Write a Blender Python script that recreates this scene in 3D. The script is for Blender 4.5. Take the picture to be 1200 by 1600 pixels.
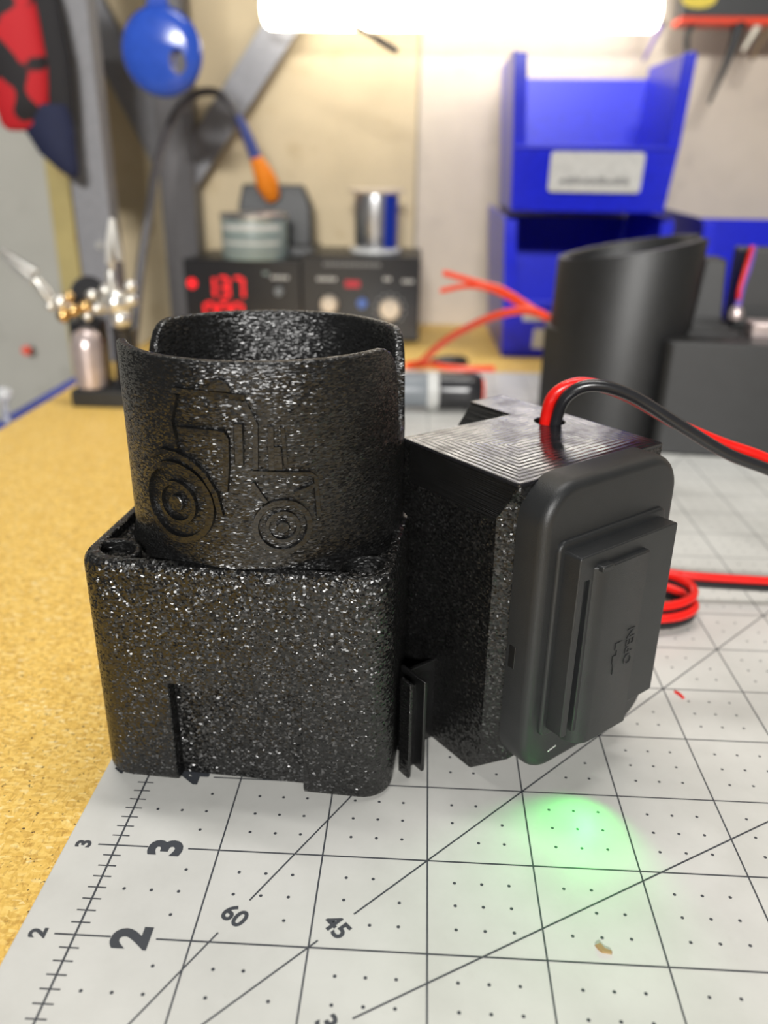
import bpy, bmesh, math, random
from mathutils import Matrix, Vector
random.seed(7)
S = 0.0254                                   # every length below is in inches
scene = bpy.context.scene
col = scene.collection
for o in list(bpy.data.objects): bpy.data.objects.remove(o)

# ------------------------------------------------------------------ camera, world, lights, exposure
cd = bpy.data.cameras.new('camera'); cam = bpy.data.objects.new('camera', cd); col.objects.link(cam)
cd.sensor_fit = 'HORIZONTAL'; cd.sensor_width = 36.0; cd.lens = 1268.77 / 1200 * 36
cd.clip_start = 0.005; cd.clip_end = 50
_r = Vector((0.99861657, 0.05072009, 0.01387175)); _u = Vector((-0.03240112, 0.38576763, 0.92202684)); _w = Vector((-0.04141401, 0.92120074, -0.38687734))
cam.matrix_world = Matrix(((_r.x, _u.x, -_w.x, 2.8011 * S), (_r.y, _u.y, -_w.y, -2.8543 * S), (_r.z, _u.z, -_w.z, 6.0393 * S), (0, 0, 0, 1)))
cd.dof.use_dof = True; cd.dof.focus_distance = 7.75 * S; cd.dof.aperture_fstop = 12.5
scene.camera = cam

w = bpy.data.worlds.new('world'); scene.world = w; w.use_nodes = True
w.node_tree.nodes['Background'].inputs[0].default_value = (0.95, 0.98, 1.0, 1)
w.node_tree.nodes['Background'].inputs[1].default_value = 0.09

def area(name, loc, target, sx, sy, watts, color):
    l = bpy.data.lights.new(name, 'AREA'); l.shape = 'RECTANGLE'; l.size = sx * S; l.size_y = sy * S; l.energy = watts; l.color = color
    o = bpy.data.objects.new(name, l); col.objects.link(o)
    o.location = Vector(loc) * S
    o.rotation_euler = (Vector(target) - Vector(loc)).to_track_quat('-Z', 'Y').to_euler()
    return o
area('ceiling_tube_light', (6, 15, 72), (4, 6, 0), 48, 3, 18, (1.0, 0.98, 0.94))
area('ceiling_tube_light', (0, -115, 52), (1, 5, 2), 36, 6, 128, (1.0, 0.985, 0.955))

vs = scene.view_settings; vs.view_transform = 'Standard'; vs.look = 'None'; vs.exposure = 0.0; vs.gamma = 1.0; vs.use_curve_mapping = False

# ------------------------------------------------------------------ materials
def nodes(name):
    m = bpy.data.materials.new(name); m.use_nodes = True
    nt = m.node_tree; b = nt.nodes['Principled BSDF']
    return m, nt, b
def coords(nt, scale=(1, 1, 1)):
    """object coordinates in inches, times scale"""
    tc = nt.nodes.new('ShaderNodeTexCoord'); mp = nt.nodes.new('ShaderNodeMapping')
    nt.links.new(tc.outputs['Object'], mp.inputs['Vector'])
    mp.inputs['Scale'].default_value = tuple(s / S for s in scale)
    return mp.outputs['Vector']
def noise(nt, vec, scale, detail=2.0, rough=0.5):
    n = nt.nodes.new('ShaderNodeTexNoise'); nt.links.new(vec, n.inputs['Vector'])
    n.inputs['Scale'].default_value = scale; n.inputs['Detail'].default_value = detail; n.inputs['Roughness'].default_value = rough
    return n.outputs['Fac']
def ramp(nt, fac, stops):
    r = nt.nodes.new('ShaderNodeValToRGB'); nt.links.new(fac, r.inputs['Fac'])
    els = r.color_ramp.elements
    while len(els) < len(stops): els.new(0.5)
    for e, (p, c) in zip(els, stops): e.position = p; e.color = (*c, 1)
    return r.outputs['Color']
def mix(nt, fac, a, b, mode='MIX'):
    n = nt.nodes.new('ShaderNodeMix'); n.data_type = 'RGBA'; n.blend_type = mode
    if hasattr(fac, 'links'): nt.links.new(fac, n.inputs[0])
    else: n.inputs[0].default_value = fac
    for s, i in ((a, 6), (b, 7)):
        if hasattr(s, 'links'): nt.links.new(s, n.inputs[i])
        else: n.inputs[i].default_value = (*s, 1)
    return n.outputs[2]
def bump(nt, b, h, strength, dist):
    n = nt.nodes.new('ShaderNodeBump'); n.inputs['Strength'].default_value = strength; n.inputs['Distance'].default_value = dist * S
    nt.links.new(h, n.inputs['Height']); nt.links.new(n.outputs['Normal'], b.inputs['Normal'])
def mat(name, c, rough=0.5, metal=0.0, var=0.08, scale=4.0, spec=0.5, bmp=0.0, bscale=60.0, coat=0.0):
    m, nt, b = nodes(name)
    v = coords(nt); f = noise(nt, v, scale, 3)
    lo = tuple(x * (1 - var) for x in c); hi = tuple(min(1, x * (1 + var)) for x in c)
    nt.links.new(ramp(nt, f, [(0.3, lo), (0.7, hi)]), b.inputs['Base Color'])
    b.inputs['Roughness'].default_value = rough; b.inputs['Metallic'].default_value = metal
    b.inputs['Specular IOR Level'].default_value = spec; b.inputs['Coat Weight'].default_value = coat
    if bmp: bump(nt, b, noise(nt, v, bscale, 2), bmp, 0.01)
    return m
def emit(name, c, strength):
    m, nt, b = nodes(name)
    f = noise(nt, coords(nt), 3.0)
    nt.links.new(ramp(nt, f, [(0.0, tuple(x * 0.97 for x in c)), (1.0, c)]), b.inputs['Emission Color'])
    b.inputs['Base Color'].default_value = (*[x * 0.4 for x in c], 1)
    b.inputs['Emission Strength'].default_value = strength
    return m
def grain(name, sx, sz, tilt, rough=0.16, base=0.005):
    '''rough black print: every grain is a little facet with its own tilt'''
    m, nt, b = nodes(name)
    v = coords(nt, (sx, sx, sz))
    n0 = nt.nodes.new('ShaderNodeTexNoise'); nt.links.new(v, n0.inputs['Vector']); n0.inputs['Scale'].default_value = 0.9
    dv = nt.nodes.new('ShaderNodeVectorMath'); dv.operation = 'MULTIPLY_ADD'; nt.links.new(n0.outputs['Color'], dv.inputs[0]); dv.inputs[1].default_value = (0.9,) * 3; nt.links.new(v, dv.inputs[2])
    vo = nt.nodes.new('ShaderNodeTexVoronoi'); vo.feature = 'SMOOTH_F1'; vo.inputs['Smoothness'].default_value = 0.25; nt.links.new(dv.outputs[0], vo.inputs['Vector']); vo.inputs['Scale'].default_value = 1.0
    a = nt.nodes.new('ShaderNodeVectorMath'); a.operation = 'SUBTRACT'; nt.links.new(vo.outputs['Color'], a.inputs[0]); a.inputs[1].default_value = (0.5,) * 3
    k = nt.nodes.new('ShaderNodeVectorMath'); k.operation = 'SCALE'; nt.links.new(a.outputs[0], k.inputs[0]); k.inputs['Scale'].default_value = tilt
    g_ = nt.nodes.new('ShaderNodeNewGeometry'); ad = nt.nodes.new('ShaderNodeVectorMath'); ad.operation = 'ADD'; nt.links.new(g_.outputs['Normal'], ad.inputs[0]); nt.links.new(k.outputs[0], ad.inputs[1])
    no = nt.nodes.new('ShaderNodeVectorMath'); no.operation = 'NORMALIZE'; nt.links.new(ad.outputs[0], no.inputs[0]); nt.links.new(no.outputs[0], b.inputs['Normal'])
    nt.links.new(ramp(nt, noise(nt, coords(nt), 3, 2), [(0.3, (base * .8,) * 3), (0.7, (base * 1.2,) * 3)]), b.inputs['Base Color'])
    b.inputs['Roughness'].default_value = rough; b.inputs['Specular IOR Level'].default_value = 0.65
    return m
def fuzzy(name, sx, sz, strength, rough=0.3, dist=0.02, base=0.012):
    m, nt, b = nodes(name)
    v = coords(nt, (sx, sx, sz)); f = noise(nt, v, 1.0, 1.5, 0.55)
    b.inputs['Base Color'].default_value = (base, base, base * 1.05, 1)
    nt.links.new(ramp(nt, noise(nt, coords(nt), 3, 2), [(0.3, (base * .8,) * 3), (0.7, (base * 1.2, base * 1.2, base * 1.25))]), b.inputs['Base Color'])
    b.inputs['Roughness'].default_value = rough; b.inputs['Specular IOR Level'].default_value = 0.75
    bump(nt, b, f, strength, dist)
    return m
M = {}
M['fuzzy'] = grain('black_print_rough', 42, 54, 1.0, 0.31)
M['fuzzy_fine'] = grain('black_print_fine', 36, 100, 0.62, 0.33)
M['relief'] = grain('black_print_relief', 36, 100, 0.3, 0.3)
M['layers'] = fuzzy('black_print_layers', 1.5, 70, 0.7, 0.22, 0.012, 0.006)
M['smooth'] = fuzzy('black_print_smooth', 10, 10, 0.25, 0.3, 0.01, 0.006)
M['black_plastic'] = mat('black_moulded_plastic', (0.017, 0.018, 0.019), 0.42, bmp=0.25, bscale=110)
M['black_plastic2'] = mat('black_shiny_plastic', (0.018, 0.018, 0.02), 0.25)
M['bgprint'] = fuzzy('dark_grey_print', 30, 60, 0.35, 0.5, 0.01, 0.008)

def top_material():
    m, nt, b = nodes('black_print_top_lines')
    b.inputs['Base Color'].default_value = (0.012, 0.012, 0.014, 1)
    v = coords(nt)
    mp = nt.nodes.new('ShaderNodeMapping'); nt.links.new(v, mp.inputs['Vector']); mp.inputs['Location'].default_value = (-1.60, -1.12, 0)
    wr = nt.nodes.new('ShaderNodeTexWave'); wr.wave_type = 'RINGS'; wr.rings_direction = 'Z'; nt.links.new(mp.outputs['Vector'], wr.inputs['Vector'])
    wr.inputs['Scale'].default_value = 4.8; wr.inputs['Distortion'].default_value = 0.6; wr.inputs['Detail'].default_value = 1
    def mth(op, a, b=None):
        q = nt.nodes.new('ShaderNodeMath'); q.operation = op
        for i_, v_ in enumerate((a, b)):
            if v_ is None: continue
            if hasattr(v_, 'links'): nt.links.new(v_, q.inputs[i_])
            else: q.inputs[i_].default_value = v_
        return q.outputs[0]
    sx = nt.nodes.new('ShaderNodeSeparateXYZ'); nt.links.new(v, sx.inputs[0])
    ring = mth('MAXIMUM', mth('ABSOLUTE', mth('SUBTRACT', sx.outputs[0], 1.08)), mth('ADD', mth('ABSOLUTE', mth('SUBTRACT', sx.outputs[1], 0.83)), 0.25))
    ring = mth('ADD', ring, mth('MULTIPLY', noise(nt, v, 2.0, 2), 0.05))
    lines = mth('ADD', mth('MULTIPLY', mth('SINE', mth('MULTIPLY', ring, 95.0)), 0.5), 0.5)
    ln = nt.nodes.new('ShaderNodeVectorMath'); ln.operation = 'LENGTH'; nt.links.new(mp.outputs['Vector'], ln.inputs[0])
    st = nt.nodes.new('ShaderNodeMath'); st.operation = 'LESS_THAN'; nt.links.new(ln.outputs['Value'], st.inputs[0]); st.inputs[1].default_value = 0.62
    h = mix(nt, st.outputs[0], lines, wr.outputs['Color'])
    n2 = noise(nt, v, 9.0, 4, 0.65)
    hh = mix(nt, 0.55, h, n2)
    b.inputs['Roughness'].default_value = 0.2
    nt.links.new(ramp(nt, noise(nt, v, 3.2, 4, 0.6), [(0.38, (0.09,) * 3), (0.62, (0.27,) * 3)]), b.inputs['Roughness'])
    bump(nt, b, hh, 0.4, 0.006)
    return m
M['top'] = top_material()

def chipboard():
    m, nt, b = nodes('particle_board')
    v = coords(nt)
    n0 = nt.nodes.new('ShaderNodeTexNoise'); nt.links.new(v, n0.inputs['Vector']); n0.inputs['Scale'].default_value = 5.0
    dv = nt.nodes.new('ShaderNodeVectorMath'); dv.operation = 'MULTIPLY_ADD'
    nt.links.new(n0.outputs['Color'], dv.inputs[0]); dv.inputs[1].default_value = (0.12, 0.12, 0.12); nt.links.new(v, dv.inputs[2])
    mp = nt.nodes.new('ShaderNodeMapping'); nt.links.new(dv.outputs[0], mp.inputs['Vector']); mp.inputs['Scale'].default_value = (14, 34, 20); mp.inputs['Rotation'].default_value = (0, 0, 0.5)
    vo = nt.nodes.new('ShaderNodeTexVoronoi'); nt.links.new(mp.outputs['Vector'], vo.inputs['Vector']); vo.inputs['Scale'].default_value = 1.0
    sp = nt.nodes.new('ShaderNodeSeparateColor'); nt.links.new(vo.outputs['Color'], sp.inputs[0])
    c1 = ramp(nt, sp.outputs[0], [(0.0, (0.52, 0.29, 0.05)), (0.35, (0.76, 0.47, 0.09)), (0.7, (0.90, 0.60, 0.15)), (0.93, (0.94, 0.69, 0.24)), (1.0, (0.98, 0.85, 0.5))])
    mp2 = nt.nodes.new('ShaderNodeMapping'); nt.links.new(dv.outputs[0], mp2.inputs['Vector']); mp2.inputs['Scale'].default_value = (44, 17, 20); mp2.inputs['Rotation'].default_value = (0, 0, -0.4)
    vo2 = nt.nodes.new('ShaderNodeTexVoronoi'); nt.links.new(mp2.outputs['Vector'], vo2.inputs['Vector']); vo2.inputs['Scale'].default_value = 1.0
    sp2 = nt.nodes.new('ShaderNodeSeparateColor'); nt.links.new(vo2.outputs['Color'], sp2.inputs[0])
    c2 = ramp(nt, sp2.outputs[1], [(0.0, (0.42, 0.22, 0.04)), (0.2, (0.76, 0.47, 0.09)), (1.0, (0.93, 0.64, 0.17))])
    c = mix(nt, 0.42, c1, c2)
    sm = noise(nt, v, 22.0, 2, 0.5)
    c = mix(nt, ramp(nt, sm, [(0.67, (0, 0, 0)), (0.72, (1, 1, 1))]), c, (0.07, 0.035, 0.012))
    nt.links.new(c, b.inputs['Base Color']); b.inputs['Roughness'].default_value = 0.5
    bump(nt, b, sp.outputs[0], 0.15, 0.01)
    return m
M['chip'] = chipboard()
def mat_surface():
    m, nt, b = nodes('cutting_mat_vinyl')
    v = coords(nt)
    c = ramp(nt, noise(nt, v, 0.9, 6, 0.6), [(0.35, (0.60, 0.595, 0.56)), (0.6, (0.67, 0.665, 0.63))])
    c = mix(nt, ramp(nt, noise(nt, v, 3.5, 6, 0.7), [(0.62, (0, 0, 0)), (0.8, (0.35, 0.35, 0.35))]), c, (0.54, 0.53, 0.49))
    nt.links.new(c, b.inputs['Base Color']); b.inputs['Roughness'].default_value = 0.36; b.inputs['Specular IOR Level'].default_value = 0.4
    bump(nt, b, noise(nt, v, 140, 2), 0.12, 0.004)
    return m
M['mat'] = mat_surface()
M['ink'] = mat('dark_grey_ink', (0.05, 0.055, 0.065), 0.5)
def wallmat(name, c, var, dark, scale=0.35):
    m, nt, b = nodes(name)
    v = coords(nt)
    k = ramp(nt, noise(nt, v, scale, 6, 0.6), [(0.3, tuple(x * (1 - var) for x in c)), (0.7, tuple(min(1, x * (1 + var)) for x in c))])
    k = mix(nt, ramp(nt, noise(nt, v, scale * 2.3, 5, 0.55), [(0.58, (0, 0, 0)), (0.72, (0.7, 0.7, 0.7))]), k, dark)
    nt.links.new(k, b.inputs['Base Color']); b.inputs['Roughness'].default_value = 0.8
    bump(nt, b, noise(nt, v, 6, 4), 0.3, 0.02)
    return m
M['wall_y'] = wallmat('plywood_tan_wall', (0.56, 0.46, 0.30), 0.10, (0.47, 0.37, 0.22))
M['wall_p'] = wallmat('pinkish_wall', (0.56, 0.49, 0.405), 0.08, (0.46, 0.40, 0.34))
M['wall_g'] = wallmat('grey_concrete_wall', (0.40, 0.39, 0.35), 0.08, (0.25, 0.23, 0.20), 0.22)
M['stud'] = wallmat('yellow_pine', (0.42, 0.34, 0.14), 0.12, (0.30, 0.20, 0.07), 0.5)
M['steel'] = mat('grey_painted_steel', (0.22, 0.22, 0.235), 0.45, 0.1)
M['steel_d'] = mat('dark_grey_steel', (0.12, 0.115, 0.12), 0.45, 0.1)
M['blue'] = mat('blue_polypropylene', (0.008, 0.016, 0.58), 0.32, var=0.1)
M['bluedisc'] = mat('blue_glossy_plastic', (0.03, 0.09, 0.50), 0.22)
M['rail'] = mat('blue_paint', (0.01, 0.035, 0.33), 0.4)
M['red'] = mat('red_wire_insulation', (0.75, 0.012, 0.008), 0.28)
M['redp'] = mat('red_plastic', (0.85, 0.06, 0.015), 0.35)
M['orange'] = mat('orange_grip', (0.85, 0.24, 0.01), 0.4)
M['irongrip'] = mat('blue_grip', (0.03, 0.05, 0.22), 0.4)
M['cord'] = mat('grey_cord_rubber', (0.07, 0.065, 0.07), 0.35)
M['chrome'] = mat('polished_nickel', (0.86, 0.84, 0.79), 0.3, 0.85)
M['brass'] = mat('brass_joint', (0.72, 0.48, 0.2), 0.22, 1.0)
M['cream'] = mat('cream_plastic', (0.70, 0.60, 0.48), 0.45)
M['solder'] = mat('solder_wire_silver', (0.55, 0.55, 0.56), 0.3, 0.9, bmp=0.4, bscale=30)
M['label'] = mat('label_white', (0.55, 0.55, 0.53), 0.5)
M['labelg'] = mat('label_grey_green', (0.23, 0.29, 0.28), 0.4)
M['labeld'] = mat('label_print_grey', (0.22, 0.22, 0.22), 0.6)
M['navy'] = mat('navy_cloth', (0.008, 0.012, 0.045), 0.8, bmp=0.3)
M['blackcloth'] = mat('black_cloth', (0.012, 0.011, 0.013), 0.8, bmp=0.3)
M['skinpink'] = mat('pinkish_metal', (0.60, 0.50, 0.48), 0.3, 0.6)
M['purple'] = mat('purple_handle', (0.16, 0.08, 0.42), 0.4)
M['brown'] = mat('brown_handle', (0.22, 0.15, 0.08), 0.5)
M['ivory'] = mat('ivory_handle', (0.85, 0.80, 0.66), 0.4)
M['yellow'] = mat('yellow_print', (0.75, 0.58, 0.05), 0.5)
M['white'] = mat('white_enamel', (0.8, 0.8, 0.78), 0.4)
M['grey_pl'] = mat('grey_plastic', (0.20, 0.22, 0.24), 0.35)
M['flake'] = mat('tan_flake', (0.36, 0.24, 0.10), 0.7)
M['button_blue'] = mat('blue_button', (0.08, 0.16, 0.5), 0.35)
M['lamp'] = emit('lit_led_diffuser', (1.0, 0.95, 0.86), 8.5)
M['led_red'] = emit('lit_red_display', (1.0, 0.006, 0.012), 1.1)
M['led_dim'] = emit('dim_red_display', (1.0, 0.02, 0.05), 0.12)
M['led_green'] = emit('lit_green_led', (0.12, 1.0, 0.18), 4.0)
def glove_mat():
    m, nt, b = nodes('red_cloth_black_blotches')
    v = coords(nt)
    vo = nt.nodes.new('ShaderNodeTexNoise'); nt.links.new(v, vo.inputs['Vector']); vo.inputs['Scale'].default_value = 0.95; vo.inputs['Detail'].default_value = 1.0
    nt.links.new(ramp(nt, vo.outputs['Fac'], [(0.46, (0.5, 0.008, 0.015)), (0.49, (0.012, 0.01, 0.012))]), b.inputs['Base Color'])
    b.inputs['Roughness'].default_value = 0.75
    bump(nt, b, noise(nt, v, 40, 2), 0.3, 0.02)
    return m
M['glove'] = glove_mat()
def clear():
    m, nt, b = nodes('clear_plastic')
    nt.links.new(ramp(nt, noise(nt, coords(nt), 5), [(0, (0.8, 0.82, 0.86)), (1, (0.9, 0.9, 0.92))]), b.inputs['Base Color'])
    b.inputs['Transmission Weight'].default_value = 0.7; b.inputs['Roughness'].default_value = 0.15
    return m
M['clear'] = clear()

# ------------------------------------------------------------------ mesh builder (inches)
class MB:
    def __init__(self): self.v = []; self.f = []
    def add(self, vs, fs, m=None):
        k = len(self.v)
        self.v += [tuple(m @ Vector(p)) if m is not None else tuple(p) for p in vs]
        self.f += [tuple(i + k for i in f) for f in fs]
        return self
    def box(self, x0, x1, y0, y1, z0, z1, m=None):
        v = [(x, y, z) for z in (z0, z1) for y in (y0, y1) for x in (x0, x1)]
        return self.add(v, [(0, 2, 3, 1), (4, 5, 7, 6), (0, 1, 5, 4), (2, 6, 7, 3), (0, 4, 6, 2), (1, 3, 7, 5)], m)
    def prism(self, poly, z0, z1, m=None):
        n = len(poly)
        v = [(x, y, z0) for x, y in poly] + [(x, y, z1) for x, y in poly]
        f = [tuple(range(n))[::-1], tuple(range(n, 2 * n))] + [(i, (i + 1) % n, n + (i + 1) % n, n + i) for i in range(n)]
        return self.add(v, f, m)
    def loft(self, rings, caps=True, m=None):
        n = len(rings[0]); v = [p for r in rings for p in r]; f = []
        for k in range(len(rings) - 1):
            for i in range(n):
                j = (i + 1) % n; f.append((k * n + i, k * n + j, (k + 1) * n + j, (k + 1) * n + i))
        if caps: f += [tuple(range(n))[::-1], tuple((len(rings) - 1) * n + i for i in range(n))]
        return self.add(v, f, m)
    def lathe(self, prof, seg=24, c=(0, 0, 0), m=None, caps=True):
        rings = [[(c[0] + r * math.cos(2 * math.pi * i / seg), c[1] + r * math.sin(2 * math.pi * i / seg), c[2] + z) for i in range(seg)] for r, z in prof]
        return self.loft(rings, caps, m)
    def tube(self, path, rad, seg=10, m=None, flat=1.0):
        P = [Vector(p) for p in path]; n = len(P); rings = []
        up = None
        for i in range(n):
            t = (P[min(i + 1, n - 1)] - P[max(i - 1, 0)]).normalized()
            if up is None: up = Vector((0, 0, 1)) if abs(t.z) < 0.9 else Vector((1, 0, 0))
            a = t.cross(up).normalized(); bb = a.cross(t).normalized(); up = bb
            r = rad[i] if isinstance(rad, (list, tuple)) else rad
            rings.append([tuple(P[i] + a * r * math.cos(2 * math.pi * k / seg) + bb * r * flat * math.sin(2 * math.pi * k / seg)) for k in range(seg)])
        return self.loft(rings, True, m)
    def ball(self, c, r, seg=14, rings=8, sc=(1, 1, 1)):
        R = []
        for k in range(rings + 1):
            a = math.pi * (0.02 + 0.96 * k / rings)
            R.append([(c[0] + sc[0] * r * math.sin(a) * math.cos(2 * math.pi * i / seg), c[1] + sc[1] * r * math.sin(a) * math.sin(2 * math.pi * i / seg), c[2] - sc[2] * r * math.cos(a)) for i in range(seg)])
        return self.loft(R)
    def mesh(self, name):
        me = bpy.data.meshes.new(name)
        me.from_pydata([(x * S, y * S, z * S) for x, y, z in self.v], [], self.f)
        bm = bmesh.new(); bm.from_mesh(me); bmesh.ops.recalc_face_normals(bm, faces=bm.faces); bm.to_mesh(me); bm.free()
        return me
    def build(self, name, material, parent=None, bevel=0.0, seg=2, angle=35, loc=None, rotz=0.0):
        return link(name, self.mesh(name), material, parent, bevel, seg, angle, loc, rotz)
def link(name, me, material, parent=None, bevel=0.0, seg=2, angle=35, loc=None, rotz=0.0):
    o = bpy.data.objects.new(name, me); col.objects.link(o)
    if len(me.materials) == 0: me.materials.append(M[material])
    for p in me.polygons: p.use_smooth = True
    me.set_sharp_from_angle(angle=math.radians(angle))
    if parent is not None: o.parent = parent
    if loc is not None: o.location = Vector(loc) * S
    o.rotation_euler.z = rotz
    if bevel:
        b = o.modifiers.new('bevel', 'BEVEL'); b.width = bevel * S; b.segments = seg; b.limit_method = 'ANGLE'; b.angle_limit = math.radians(40); b.harden_normals = False
    return o
def carve(base, cutters, extra=None):
    """one mesh: base minus every cutter"""
    bo = bpy.data.objects.new('carve_base', base.mesh('carve_base')); col.objects.link(bo)
    cs = []
    for c in cutters:
        co = bpy.data.objects.new('carve_cut', c.mesh('carve_cut')); col.objects.link(co); cs.append(co)
        md = bo.modifiers.new('b', 'BOOLEAN'); md.operation = 'DIFFERENCE'; md.object = co; md.solver = 'EXACT'
    dg = bpy.context.evaluated_depsgraph_get(); dg.update()
    me = bpy.data.meshes.new_from_object(bo.evaluated_get(dg))
    for o in [bo] + cs:
        d = o.data; bpy.data.objects.remove(o); bpy.data.meshes.remove(d)
    return me
def text(s, size, m4, depth=0.0, fat=0.0, align='CENTER'):
    """lettering as mesh data: (verts, faces) moved by m4, inches"""
    cu = bpy.data.curves.new('lettering', 'FONT'); cu.body = s; cu.size = size; cu.align_x = align; cu.align_y = 'CENTER'
    cu.offset = fat; cu.extrude = depth; cu.resolution_u = 4
    o = bpy.data.objects.new('lettering', cu); col.objects.link(o)
    dg = bpy.context.evaluated_depsgraph_get(); dg.update()
    me = bpy.data.meshes.new_from_object(o.evaluated_get(dg))
    vs_ = [m4 @ v.co for v in me.vertices]; fs_ = [tuple(p.vertices) for p in me.polygons]
    bpy.data.objects.remove(o); bpy.data.curves.remove(cu); bpy.data.meshes.remove(me)
    return vs_, fs_
def tag(o, label=None, cat=None, group=None, kind=None):
    for k, v in (('label', label), ('category', cat), ('group', group), ('kind', kind)):
        if v: o[k] = v
    return o
def thing(name, label, cat, loc=(0, 0, 0), rotz=0.0, group=None):
    o = bpy.data.objects.new(name, None); col.objects.link(o); o.empty_display_size = 0.01
    o.location = Vector(loc) * S; o.rotation_euler.z = rotz
    return tag(o, label, cat, group)
def struct(o): return tag(o, kind='structure')
def rrect(x0, x1, y0, y1, r, n=6):
    p = []
    for cx, cy, a in ((x1 - r, y1 - r, 0), (x0 + r, y1 - r, 90), (x0 + r, y0 + r, 180), (x1 - r, y0 + r, 270)):
        for k in range(n + 1):
            t = math.radians(a + 90 * k / n); p.append((cx + r * math.cos(t), cy + r * math.sin(t)))
    return p
def spline(pts, n=8):
    P = [Vector(p) for p in pts]; out = []
    Q = [2 * P[0] - P[1]] + P + [2 * P[-1] - P[-2]]
    for i in range(1, len(Q) - 2):
        for k in range(n):
            t = k / n; a, b, c, d = Q[i - 1], Q[i], Q[i + 1], Q[i + 2]
            out.append(0.5 * ((2 * b) + (c - a) * t + (2 * a - 5 * b + 4 * c - d) * t * t + (3 * b - a - 3 * c + d) * t ** 3))
    out.append(P[-1])
    return out
BT = -0.06                                   # bench surface; the mat's surface is z = 0

# ------------------------------------------------------------------ the setting
struct(MB().box(-70, 90, -80, 34, -37, -36).build('floor', 'wall_g'))
wb = struct(MB().box(-70, 90, 33.6, 35, -36, 60).build('wall_back', 'wall_g'))
MB().box(-12.0, 2.28, 33.0, 33.62, -36, 60).build('panel', 'wall_y', wb, 0.03)
MB().box(2.34, 60, 33.0, 33.62, -36, 60).build('panel', 'wall_p', wb, 0.03)
struct(MB().box(-12.95, -12.02, 32.6, 33.61, -36, 60).build('trim_1', 'stud', bevel=0.04))

bench = thing('workbench', 'workbench with a yellow particle board top and a blue rail along its side', 'workbench', (0, 0, -36))
MB().box(-7.75, 46, -14, 32.95, 34.7, 36 + BT).build('bench_top', 'chip', bench, 0.05)
MB().box(-8.75, -7.78, -14, 24.9, 34.4, 35.62).build('side_rail', 'rail', bench, 0.06)
for x in (-7, 43):
    for y in (-12, 23): MB().box(x, x + 1.8, y, y + 1.8, 0, 34.72).build('leg', 'steel', bench, 0.06)

# ------------------------------------------------------------------ cutting mat
cm = thing('cutting_mat', 'pale grey self-healing cutting mat printed with inch grid and angle lines', 'cutting mat', (0, 0, BT))
MB().prism(rrect(-0.5, 35.5, -1.6, 23.7, 0.12), 0, -BT).build('mat_sheet', 'mat', cm, 0.015)
Z = -BT + 0.0012
g = MB()
def strip(ax, ay, bx, by, wd, z=Z):
    d = Vector((bx - ax, by - ay)); L = d.length
    if L < 1e-6: return
    nx, ny = -d.y / L * wd / 2, d.x / L * wd / 2
    g.add([(ax + nx, ay + ny, z), (ax - nx, ay - ny, z), (bx - nx, by - ny, z), (bx + nx, by + ny, z)], [(0, 1, 2, 3)])
LW = 0.0165
strip(0, -1, 0, 23, 0.02)
for x in range(1, 36): strip(x, -1, x, 23, LW)
for y in range(0, 24):
    strip(-0.18, y, 0.31, y, LW, Z + 0.0004); strip(0.70, y, 35, y, LW, Z + 0.0004)
for k in range(0, 23 * 8):
    if k % 8: strip(-0.085, k / 8, 0.085, k / 8, 0.014, Z + 0.0004)
for a, r0 in ((30, 2.60), (45, 3.13), (60, 2.62)):
    c, s = math.cos(math.radians(a)), math.sin(math.radians(a)); R = 26 if a < 60 else 25
    strip(0, 0, c * (r0 - 0.2), s * (r0 - 0.2), LW, Z + 0.0008); strip(c * (r0 + 0.2), s * (r0 + 0.2), c * R, s * R, LW, Z + 0.0008)
g.build('printed_grid', 'ink', cm)
d = MB()
def near_line(x, y):
    for a in (30, 45, 60):
        if abs(x * math.sin(math.radians(a)) - y * math.cos(math.radians(a))) < 0.045: return True
    return math.hypot(x - 1.31, y - 2.27) < 0.2 or math.hypot(x - 2.2, y - 2.2) < 0.2
for iy in range(0, 22 * 4):
    for ix in range(0, 16 * 4):
        if ix % 4 == 0 or iy % 4 == 0: continue
        x, y = ix / 4, iy / 4
        if near_line(x, y) or (x < 0.6 and iy % 4 != 2): continue
        d.add([(x + 0.0165 * math.cos(t * math.pi / 4), y + 0.0165 * math.sin(t * math.pi / 4), Z) for t in range(8)], [tuple(range(8))])
tag(d.build('printed_dots', 'ink', cm), kind='stuff')
for nmb in range(0, 23):
    T4 = Matrix.Translation((0.5, nmb, Z)) @ Matrix.Rotation(math.pi / 2, 4, 'Z')
    vs_, fs_ = text(str(nmb), 0.43, T4, 0, 0.02)
    MB().add(vs_, fs_).build('printed_numeral', 'ink', cm)
    vs_, fs_ = text(str(nmb), 0.20, Matrix.Translation((-0.315, nmb + (0.05 if nmb == 4 else 0), Z)) @ Matrix.Rotation(math.pi / 2, 4, 'Z'), 0, 0.008)
    MB().add(vs_, fs_).build('printed_numeral', 'ink', cm)
for a, r0 in ((30, 2.60), (45, 3.13), (60, 2.62)):
    an = math.radians(a)
    vs_, fs_ = text(str(a), 0.235, Matrix.Translation((r0 * math.cos(an), r0 * math.sin(an), Z)) @ Matrix.Rotation(an - math.pi / 2, 4, 'Z'), 0, 0.007)
    MB().add(vs_, fs_).build('printed_numeral', 'ink', cm)
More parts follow.
